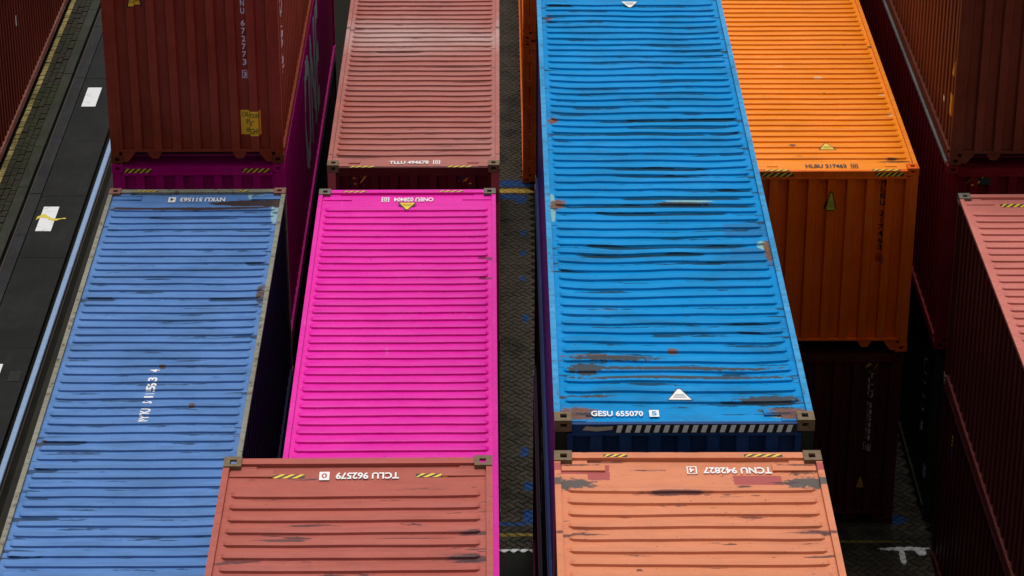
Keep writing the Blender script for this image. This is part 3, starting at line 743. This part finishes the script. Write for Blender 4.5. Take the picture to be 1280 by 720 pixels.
P_NW = paint('dark_maroon_side', (0.068, 0.011, 0.011), 0.45, 0.12, 0.15, 0.1, seed=20)
P_B = paint('brown_red_wall', (0.275, 0.046, 0.020), 0.5, 0.10, 0.2, 0.15, seed=21, freckle=0.2)
P_BF = P_B
P_K = paint('dark_brown_wall', (0.155, 0.036, 0.018), 0.5, 0.12, 0.2, 0.2, seed=22)
P_L = paint('crimson_wall', (0.19, 0.008, 0.015), 0.45, 0.12, 0.2, 0.2, seed=23)
P_LR = paint('grey_galvanised_rail', (0.20, 0.185, 0.18), 0.6, 0.15, 0.3, 0.4, rusty=0.3, seed=24)
P_A = paint('brick_red_side', (0.19, 0.026, 0.014), 0.5, 0.10, 0.2, 0.1, seed=25)
P_P = paint('burnt_orange_doors', (0.80, 0.17, 0.020), 0.5, 0.12, 0.25, 0.3, seed=26)
P_DARK = paint('black_green_wall', (0.020, 0.026, 0.018), 0.5, 0.12, 0.15, 0.1, seed=27)
P_DK2 = paint('blackened_navy_wall', (0.014, 0.016, 0.030), 0.45, 0.12, 0.15, 0.1, seed=28)
P_J = paint('dark_oxide_wall', (0.070, 0.012, 0.009), 0.5, 0.12, 0.2, 0.2, seed=29)

# ================================================================ CONTAINERS
def root(c_): return c_['root']
# -- column 1 (left): blue in front, magenta + brown behind
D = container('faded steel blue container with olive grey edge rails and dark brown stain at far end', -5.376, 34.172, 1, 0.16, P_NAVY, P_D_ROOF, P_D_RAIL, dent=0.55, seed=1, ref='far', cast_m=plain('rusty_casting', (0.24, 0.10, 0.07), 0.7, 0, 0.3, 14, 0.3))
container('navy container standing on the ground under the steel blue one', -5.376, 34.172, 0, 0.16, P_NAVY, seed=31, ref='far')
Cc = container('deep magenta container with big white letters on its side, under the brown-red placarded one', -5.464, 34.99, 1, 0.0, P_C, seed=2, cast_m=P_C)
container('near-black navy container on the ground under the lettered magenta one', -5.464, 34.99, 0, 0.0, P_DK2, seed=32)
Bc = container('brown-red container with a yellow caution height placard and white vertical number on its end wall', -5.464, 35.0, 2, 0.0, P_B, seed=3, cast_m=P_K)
# -- column 2
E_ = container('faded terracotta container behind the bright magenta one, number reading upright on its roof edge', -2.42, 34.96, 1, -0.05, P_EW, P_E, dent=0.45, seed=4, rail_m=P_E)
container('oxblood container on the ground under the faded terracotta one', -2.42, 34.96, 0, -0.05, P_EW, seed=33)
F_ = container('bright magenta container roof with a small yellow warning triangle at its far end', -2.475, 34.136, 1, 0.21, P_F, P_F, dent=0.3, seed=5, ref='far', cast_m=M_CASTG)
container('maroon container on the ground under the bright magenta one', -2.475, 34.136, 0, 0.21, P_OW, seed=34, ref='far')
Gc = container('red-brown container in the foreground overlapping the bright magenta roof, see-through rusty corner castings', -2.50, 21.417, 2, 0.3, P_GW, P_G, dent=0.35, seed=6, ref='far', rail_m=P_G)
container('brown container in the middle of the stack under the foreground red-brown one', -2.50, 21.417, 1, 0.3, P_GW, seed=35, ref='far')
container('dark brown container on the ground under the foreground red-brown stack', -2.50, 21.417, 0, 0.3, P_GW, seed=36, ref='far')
# -- column 3
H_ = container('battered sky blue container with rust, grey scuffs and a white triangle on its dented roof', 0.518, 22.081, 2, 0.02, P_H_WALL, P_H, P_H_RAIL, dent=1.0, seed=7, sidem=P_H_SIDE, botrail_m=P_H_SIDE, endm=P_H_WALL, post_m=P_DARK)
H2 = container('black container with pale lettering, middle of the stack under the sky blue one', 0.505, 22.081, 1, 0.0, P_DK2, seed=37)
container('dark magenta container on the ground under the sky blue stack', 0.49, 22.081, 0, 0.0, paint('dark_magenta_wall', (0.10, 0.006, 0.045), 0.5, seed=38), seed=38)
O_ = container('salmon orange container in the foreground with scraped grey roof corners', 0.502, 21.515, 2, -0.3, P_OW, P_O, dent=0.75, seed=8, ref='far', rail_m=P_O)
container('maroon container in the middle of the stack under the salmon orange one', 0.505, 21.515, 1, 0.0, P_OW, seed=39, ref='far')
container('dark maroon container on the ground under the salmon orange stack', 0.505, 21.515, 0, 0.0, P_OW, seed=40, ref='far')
Pt = container('burnt orange container with closed doors, upper one of two deep in the narrow gap', 0.47, 47.65, 1, 0.0, P_P, seed=9, doors=True, cast_m=P_P)
Pb = container('burnt orange container with closed doors standing on the ground in the narrow gap', 0.47, 47.65, 0, 0.0, P_P, seed=10, doors=True, cast_m=P_P)
# -- column 4
I_ = container('bright orange container with black number and yellow warning triangles, right of the sky blue one', 3.494, 34.791, 1, 0.0, P_IW, P_I, dent=0.25, seed=11, rail_m=P_I, cast_m=P_IW, post_m=P_IW)
J_ = container('dark oxide container with white vertical number, on the ground under the bright orange one', 3.46, 34.80, 0, 0.0, P_J, seed=12, cast_m=P_J)
# -- column 5 (right)
K_ = container('dark brown container at the upper right with small yellow stickers on its left side', 6.355, 34.86, 2, 0.0, P_K, seed=13, cast_m=P_K)
L_ = container('crimson container with a grey top rail, under the dark brown one at the upper right', 6.335, 34.86, 1, 0.0, P_L, seed=14, rail_m=P_LR, post_m=P_L, cast_m=P_L)
L1 = container('black-green container with pale vertical lettering, on the ground under the crimson one', 6.37, 34.90, 0, 0.0, P_DARK, seed=15, cast_m=P_DARK)
M_ = container('dusty pink roofed container with maroon side at the right edge', 6.336, 33.928, 1, 0.0, P_MW, P_M, dent=0.25, seed=16, ref='far', rail_m=P_M, post_m=P_MW, botrail_m=P_MW, cast_m=M_CASTG)
N_ = container('dark maroon container on the ground under the dusty pink roofed one', 6.336, 33.928, 0, 0.0, P_NW, seed=17, ref='far', cast_m=P_NW)
# -- far left
A_ = container('brick red container on the ground at the far left, beside the worn yellow line', -12.215, 47.70, 0, 0.0, P_A, seed=18, botrail_m=paint('chalky_bottom_rail', (0.30, 0.12, 0.10), 0.7, 0.2, seed=41))

# ================================================================ WRITING AND MARKS
EPS = 0.003
def roof_serial(cn, text, digit, x, y, rot, h, wd, mats=(M_WHITE,), boxed=True, fill=False, nm='roof_lettering'):
    serial(text, digit, h, wd, boxed, fill).build(nm, F_roof(cn, x, y, rot), 0.019 if cn['dent'] > 0.9 else 0.012, list(mats), root(cn), layered=fill)
roof_serial(D, 'NYKU 511563', '4', 1.225, 11.965, 180, 0.125, 0.78, (M_WHITE, P_NAVY), fill=True)
roof_serial(F_, 'ONEU 028404', '0', 1.225, 11.965, 180, 0.13, 0.71)
roof_serial(Gc, 'TCLU 962579', '0', 1.235, 11.965, 180, 0.115, 0.72, (M_WHITE, P_G), fill=True)
roof_serial(O_, 'TCNU 942827', '4', 1.585, 11.965, 180, 0.115, 0.77)
roof_serial(E_, 'TLLU 494678', '0', 1.235, 0.135, 0, 0.125, 0.72)
roof_serial(H_, 'GESU 655070', '5', 0.67, 0.150, 0, 0.115, 0.64, (M_WHITE, P_H), fill=True)
roof_serial(I_, 'HLBU 217463', '0', 1.225, 0.135, 0, 0.125, 0.74, (M_BLACK,))
# number running along the steel blue roof, over the ribs
d = Deco(); d.add(text_polys('NYKU', 0.115, 0.36, 0.03), -0.47); d.add(text_polys('511563', 0.115, 0.66, 0.03), 0.12); d.add(text_polys('4', 0.115, 0.07, 0.02), 0.62)
x0_, y0_ = 1.275, 6.15
d.build('roof_lettering', F_roof(D, x0_, y0_, 90), EPS, [M_WHITE], root(D), roof_cuts(y0_, 5.3, 7.0), 0)
def F_bridge(cn, x0, y0, rot=0):
    f = F_roof(cn, x0, y0, rot)
    def fn(u, v, e):
        p = f(u, v, e); low = RZ+roof_dent(p.x+WID/2, p.y+LEN/2, cn['dent'], cn['seed'])
        p.z = low+e+0.95*RH+0.06*(p.z-e-low); return p
    return fn
def roof_tri(cn, x, y, rot, w_, h_, inner, mi, mo, ml=None):
    o_, i_, l_ = tri_sign(w_, h_, inner); sg = 1 if rot == 0 else -1
    cuts = roof_cuts(y, y-0.4, y+0.4, sg)
    o_.m = [0]*len(o_.m); i_.m = [0]*len(i_.m)
    if mo: o_.build('warning_triangle', F_bridge(cn, x, y, rot), EPS, [mo], root(cn), cuts, 1)
    i_.build('warning_triangle', F_bridge(cn, x, y, rot), EPS+0.002, [mi], root(cn), cuts, 1)
    if ml: l_.build('warning_lettering', F_bridge(cn, x, y, rot), EPS+0.004, [ml], root(cn), cuts, 1)
M_GREYP = worn_print('grey_print', (0.30, 0.30, 0.30))
M_OLIVE = worn_print('olive_print', (0.30, 0.24, 0.03))
roof_tri(H_, 1.205, 0.46, 0, 0.25, 0.24, 0.88, M_WHITE, M_BLACK, M_GREYP)
roof_tri(H_, 1.225, 11.63, 180, 0.24, 0.24, 0.90, M_WHITE, M_BLACK, M_GREYP)
roof_tri(F_, 1.225, 11.77, 180, 0.27, 0.25, 0.78, M_YEL, M_BLACK, M_OLIVE)
roof_tri(I_, 1.225, 0.74, 0, 0.26, 0.25, 0.80, M_YEL, M_BLACK, M_OLIVE)
# hazard stripes: on the top of the end rails (t), on the header face (h), on the roof sheet (r)
TOPZ = HGT-0.016
def haz_top(cn, x, y, w_, h_, n, rot=0, flip=1): hazard(cn, F_flat(TOPZ if y > 1 else RZ+0.006)(x, y, rot), w_, h_*0.65, n, 0.8, flip)
def haz_roof(cn, x, y, w_, h_, n, rot=0, flip=1): hazard(cn, (lambda u, v, e, f=F_roof(cn, x, y, rot): f(u, v, e+0.0015)), w_, h_, n, 0.9, flip)
def haz_head(cn, x, z, w_, h_, n, flip=1): hazard(cn, F_header(x, z+0.012), w_, h_*0.75, n, 0.9, flip)
def haz_wall(cn, x, z, w_, h_, n, flip=1): hazard(cn, (lambda u, v, e, f=F_end(x, z): f(u, v, e+0.002)), w_, h_, n, 0.9, flip)
haz_roof(Gc, 0.565, 11.885, 0.355, 0.065, 4, 0); haz_roof(Gc, 1.925, 11.885, 0.355, 0.065, 4, 0)
LE = LEN
haz_top(O_, 0.56, LE-0.10, 0.22, 0.08, 3); haz_top(O_, 1.91, LE-0.10, 0.35, 0.08, 4)
haz_top(F_, 0.49, LE-0.10, 0.32, 0.075, 4); haz_top(F_, 1.82, LE-0.10, 0.34, 0.075, 4)
haz_top(D, 0.52, LE-0.10, 0.30, 0.075, 4); haz_top(D, 1.84, LE-0.10, 0.16, 0.075, 2)
haz_roof(M_, 0.73, LE-0.36, 0.38, 0.10, 4)
haz_top(E_, 0.50, 0.02, 0.36, 0.08, 4); haz_top(E_, 1.88, 0.02, 0.36, 0.08, 4)
haz_wall(E_, 0.44, 2.60, 0.24, 0.10, 3); haz_wall(E_, 1.98, 2.60, 0.26, 0.10, 3)
haz_top(I_, 0.43, 0.02, 0.36, 0.085, 4); haz_top(I_, 1.98, 0.02, 0.40, 0.085, 4)
haz_head(I_, 0.44, 2.757, 0.46, 0.085, 5); haz_head(I_, 2.02, 2.757, 0.40, 0.085, 5)
haz_head(Cc, 0.37, 2.757, 0.40, 0.085, 5); haz_head(Cc, 2.04, 2.757, 0.40, 0.085, 5)
haz_wall(L_, 0.46, 2.60, 0.34, 0.10, 4); haz_wall(J_, 2.0, 2.60, 0.22, 0.10, 2)
# long pale band on the sky blue header
d = Deco(); d.rect(0.56, 2.26, 2.754, 2.846, 1)
d.build('header_band', lambda u, v, e: Vector((u-WID/2, 0.010-e-LEN/2, v)), 0.0012, [M_PALEBLUE, M_BLACK], root(H_))
d = Deco()
for k in range(19):
    a = 0.575+k*0.0885
    if a+0.07 < 2.26: d.poly([(a, 2.762), (a+0.047, 2.762), (a+0.068, 2.840), (a+0.021, 2.840)], 0)
d.build('header_band', lambda u, v, e: Vector((u-WID/2, 0.010-e-LEN/2, v)), 0.0030, [M_PALEBLUE, M_BLACK], root(H_))
d = Deco(); d.poly([(0.26, 2.79), (0.40, 2.775), (0.54, 2.79), (0.55, 2.83), (0.40, 2.82), (0.30, 2.83)], 0)
d.build('scraped_patch', lambda u, v, e: Vector((u-WID/2, 0.010-e-LEN/2, v)), 0.0014, [worn_print('scraped_cream', (0.45, 0.42, 0.32), 0.6)], root(H_))
# vertical numbers on end walls
def end_stack(cn, chars, x, z, h, wd, pitch, mat, boxed=True):
    stack_text(chars, h, wd, pitch, boxed).build('end_lettering', F_end(x, z), 0.004, [mat], root(cn), end_cuts(x), 0)
end_stack(Bc, 'TLNU 672773 3', 1.94, 2.64, 0.088, 0.055, 0.115, M_WHITE)
end_stack(I_, 'HLBU 217463 0', 1.955, 2.70, 0.085, 0.065, 0.106, M_BLACK)
end_stack(J_, 'TLLU 535383 8', 1.99, 2.55, 0.085, 0.065, 0.108, M_DIMWHITE)
def end_tri(cn, x, z, w_, h_, mi=M_YEL):
    o_, i_, l_ = tri_sign(w_, h_, 0.74); o_.m = [0]*len(o_.m); cuts = end_cuts(x)
    o_.build('warning_triangle', F_end(x, z), 0.004, [M_BLACK], root(cn), cuts, 0)
    i_.build('warning_triangle', F_end(x, z), 0.006, [mi], root(cn), cuts, 0)
    l_.build('warning_lettering', F_end(x, z), 0.008, [M_OLIVE], root(cn), cuts, 0)
end_tri(Bc, 0.46, 2.33, 0.22, 0.30); end_tri(I_, 1.215, 2.24, 0.19, 0.30, worn_print('dull_yellow_print', (0.50, 0.42, 0.03)))
end_tri(J_, 1.93, 0.58, 0.16, 0.20, worn_print('amber_print', (0.60, 0.28, 0.02)))
x_, z_ = 1.99, 0.41; cuts = end_cuts(x_)
d = Deco(); d.rect(-0.14, 0.14, 0, 0.37, 0); d.build('height_placard', F_end(x_, z_), 0.004, [M_YEL], root(Bc), cuts, 0)
d = Deco(); d.add(text_polys('CAUTION', 0.07, 0.24, 0.01), 0, 0.27); d.add(text_polys('9\'6"', 0.08, 0.12, 0.01), -0.01, 0.155); d.add(text_polys('HIGH!', 0.085, 0.17, 0.01), 0.02, 0.03)
d.build('placard_lettering', F_end(x_, z_), 0.006, [M_BLACK], root(Bc), cuts, 0)
# side lettering
def side_stack(cn, fn, y, z, chars, h, wd, pitch, mat, sgn, boxed=False):
    stack_text(chars, h, wd, pitch, boxed).build('side_lettering', fn(y, z), 0.004, [mat], root(cn), side_cuts(y, sgn), 0)
side_stack(Bc, F_right, 0.80, 2.80, 'TLNU 672', 0.19, 0.34, 0.23, M_WHITE, 1)
side_stack(K_, F_left, 0.22, 1.80, '223', 0.10, 0.08, 0.12, M_WHITE, -1)
side_stack(H_, F_left, 10.85, 2.50, 'GESU655', 0.09, 0.10, 0.10, M_WHITE, -1)
side_stack(O_, F_left, 11.75, 1.90, 'TCNU9', 0.10, 0.08, 0.13, M_WHITE, -1)
side_stack(L1, F_left, 0.95, 2.30, 'TCLU 9', 0.20, 0.34, 0.235, M_DIMWHITE, -1)
side_stack(H2, F_left, 7.2, 1.75, 'COS', 0.32, 0.40, 0.40, M_DIMWHITE, -1)
d = Deco(); d.add(text_polys('ONE', 1.95, 3.6, 0.02), 0, 0)
d.build('side_lettering', F_right(6.3, 0.62), 0.004, [worn_print('grey_white_print', (0.50, 0.56, 0.58))], root(Cc), side_cuts(6.3, 1), 0)
d = Deco(); d.add(text_polys('K', 1.05, 0.75, 0.03), 0, 0)
d.build('side_lettering', F_right(0.95, 0.78), 0.004, [M_WHITE], root(A_), side_cuts(0.95, 1), 0)
def side_rect(cn, fn, y, z, w_, h_, mat, sgn, nm):
    d = Deco(); d.rect(-w_/2, w_/2, 0, h_, 0); d.build(nm, fn(y, z), 0.004, [mat], root(cn), side_cuts(y, sgn), 0)
M_AMB = worn_print('amber_sticker', (0.75, 0.33, 0.02))
side_rect(K_, F_left, 0.36, 0.62, 0.26, 0.32, M_AMB, -1, 'height_placard')
side_rect(K_, F_left, 0.95, 0.60, 0.10, 0.08, M_WHITE, -1, 'small_sticker')
d = Deco(); d.poly([(-0.13, 0), (0.13, 0), (0, 0.24)], 0); d.build('warning_triangle', F_left(0.30, 1.22), 0.004, [M_AMB], root(K_), side_cuts(0.30, -1), 0)
side_rect(L1, F_left, 0.35, 0.55, 0.20, 0.22, worn_print('pale_blue_sticker', (0.30, 0.42, 0.62)), -1, 'small_sticker')
d = Deco(); d.rect(-0.06, 0.06, -0.14, 0.0, 1); d.rect(-0.06, 0.06, 0.02, 0.22, 2)
d.build('small_sticker', F_left(11.30, 2.28), 0.004, [M_YEL, worn_print('blue_sticker', (0.05, 0.06, 0.30)), M_BLACK], root(N_), side_cuts(11.3, -1), 0)
d = Deco()
for k in range(3): d.poly([(-0.06, 0.03+k*0.065), (0.06, 0.06+k*0.065), (0.06, 0.09+k*0.065), (-0.06, 0.06+k*0.065)], 0)
d.build('small_sticker', F_left(11.30, 2.28), 0.006, [M_YEL], root(N_), side_cuts(11.3, -1), 0)
side_rect(A_, F_right, 4.0, 1.75, 0.10, 0.22, M_WHITE, 1, 'small_sticker')
roofsq = Deco(); roofsq.rect(-0.06, 0.06, 0, 0.12, 0); roofsq.build('roof_lettering', F_roof(M_, 1.02, LEN-0.37, 0), EPS, [M_WHITE], root(M_))
serial('TCNU 519032', '7', 0.125, 0.74, True).build('roof_lettering', F_roof(M_, 1.45, 11.965, 180), EPS, [M_WHITE], root(M_))
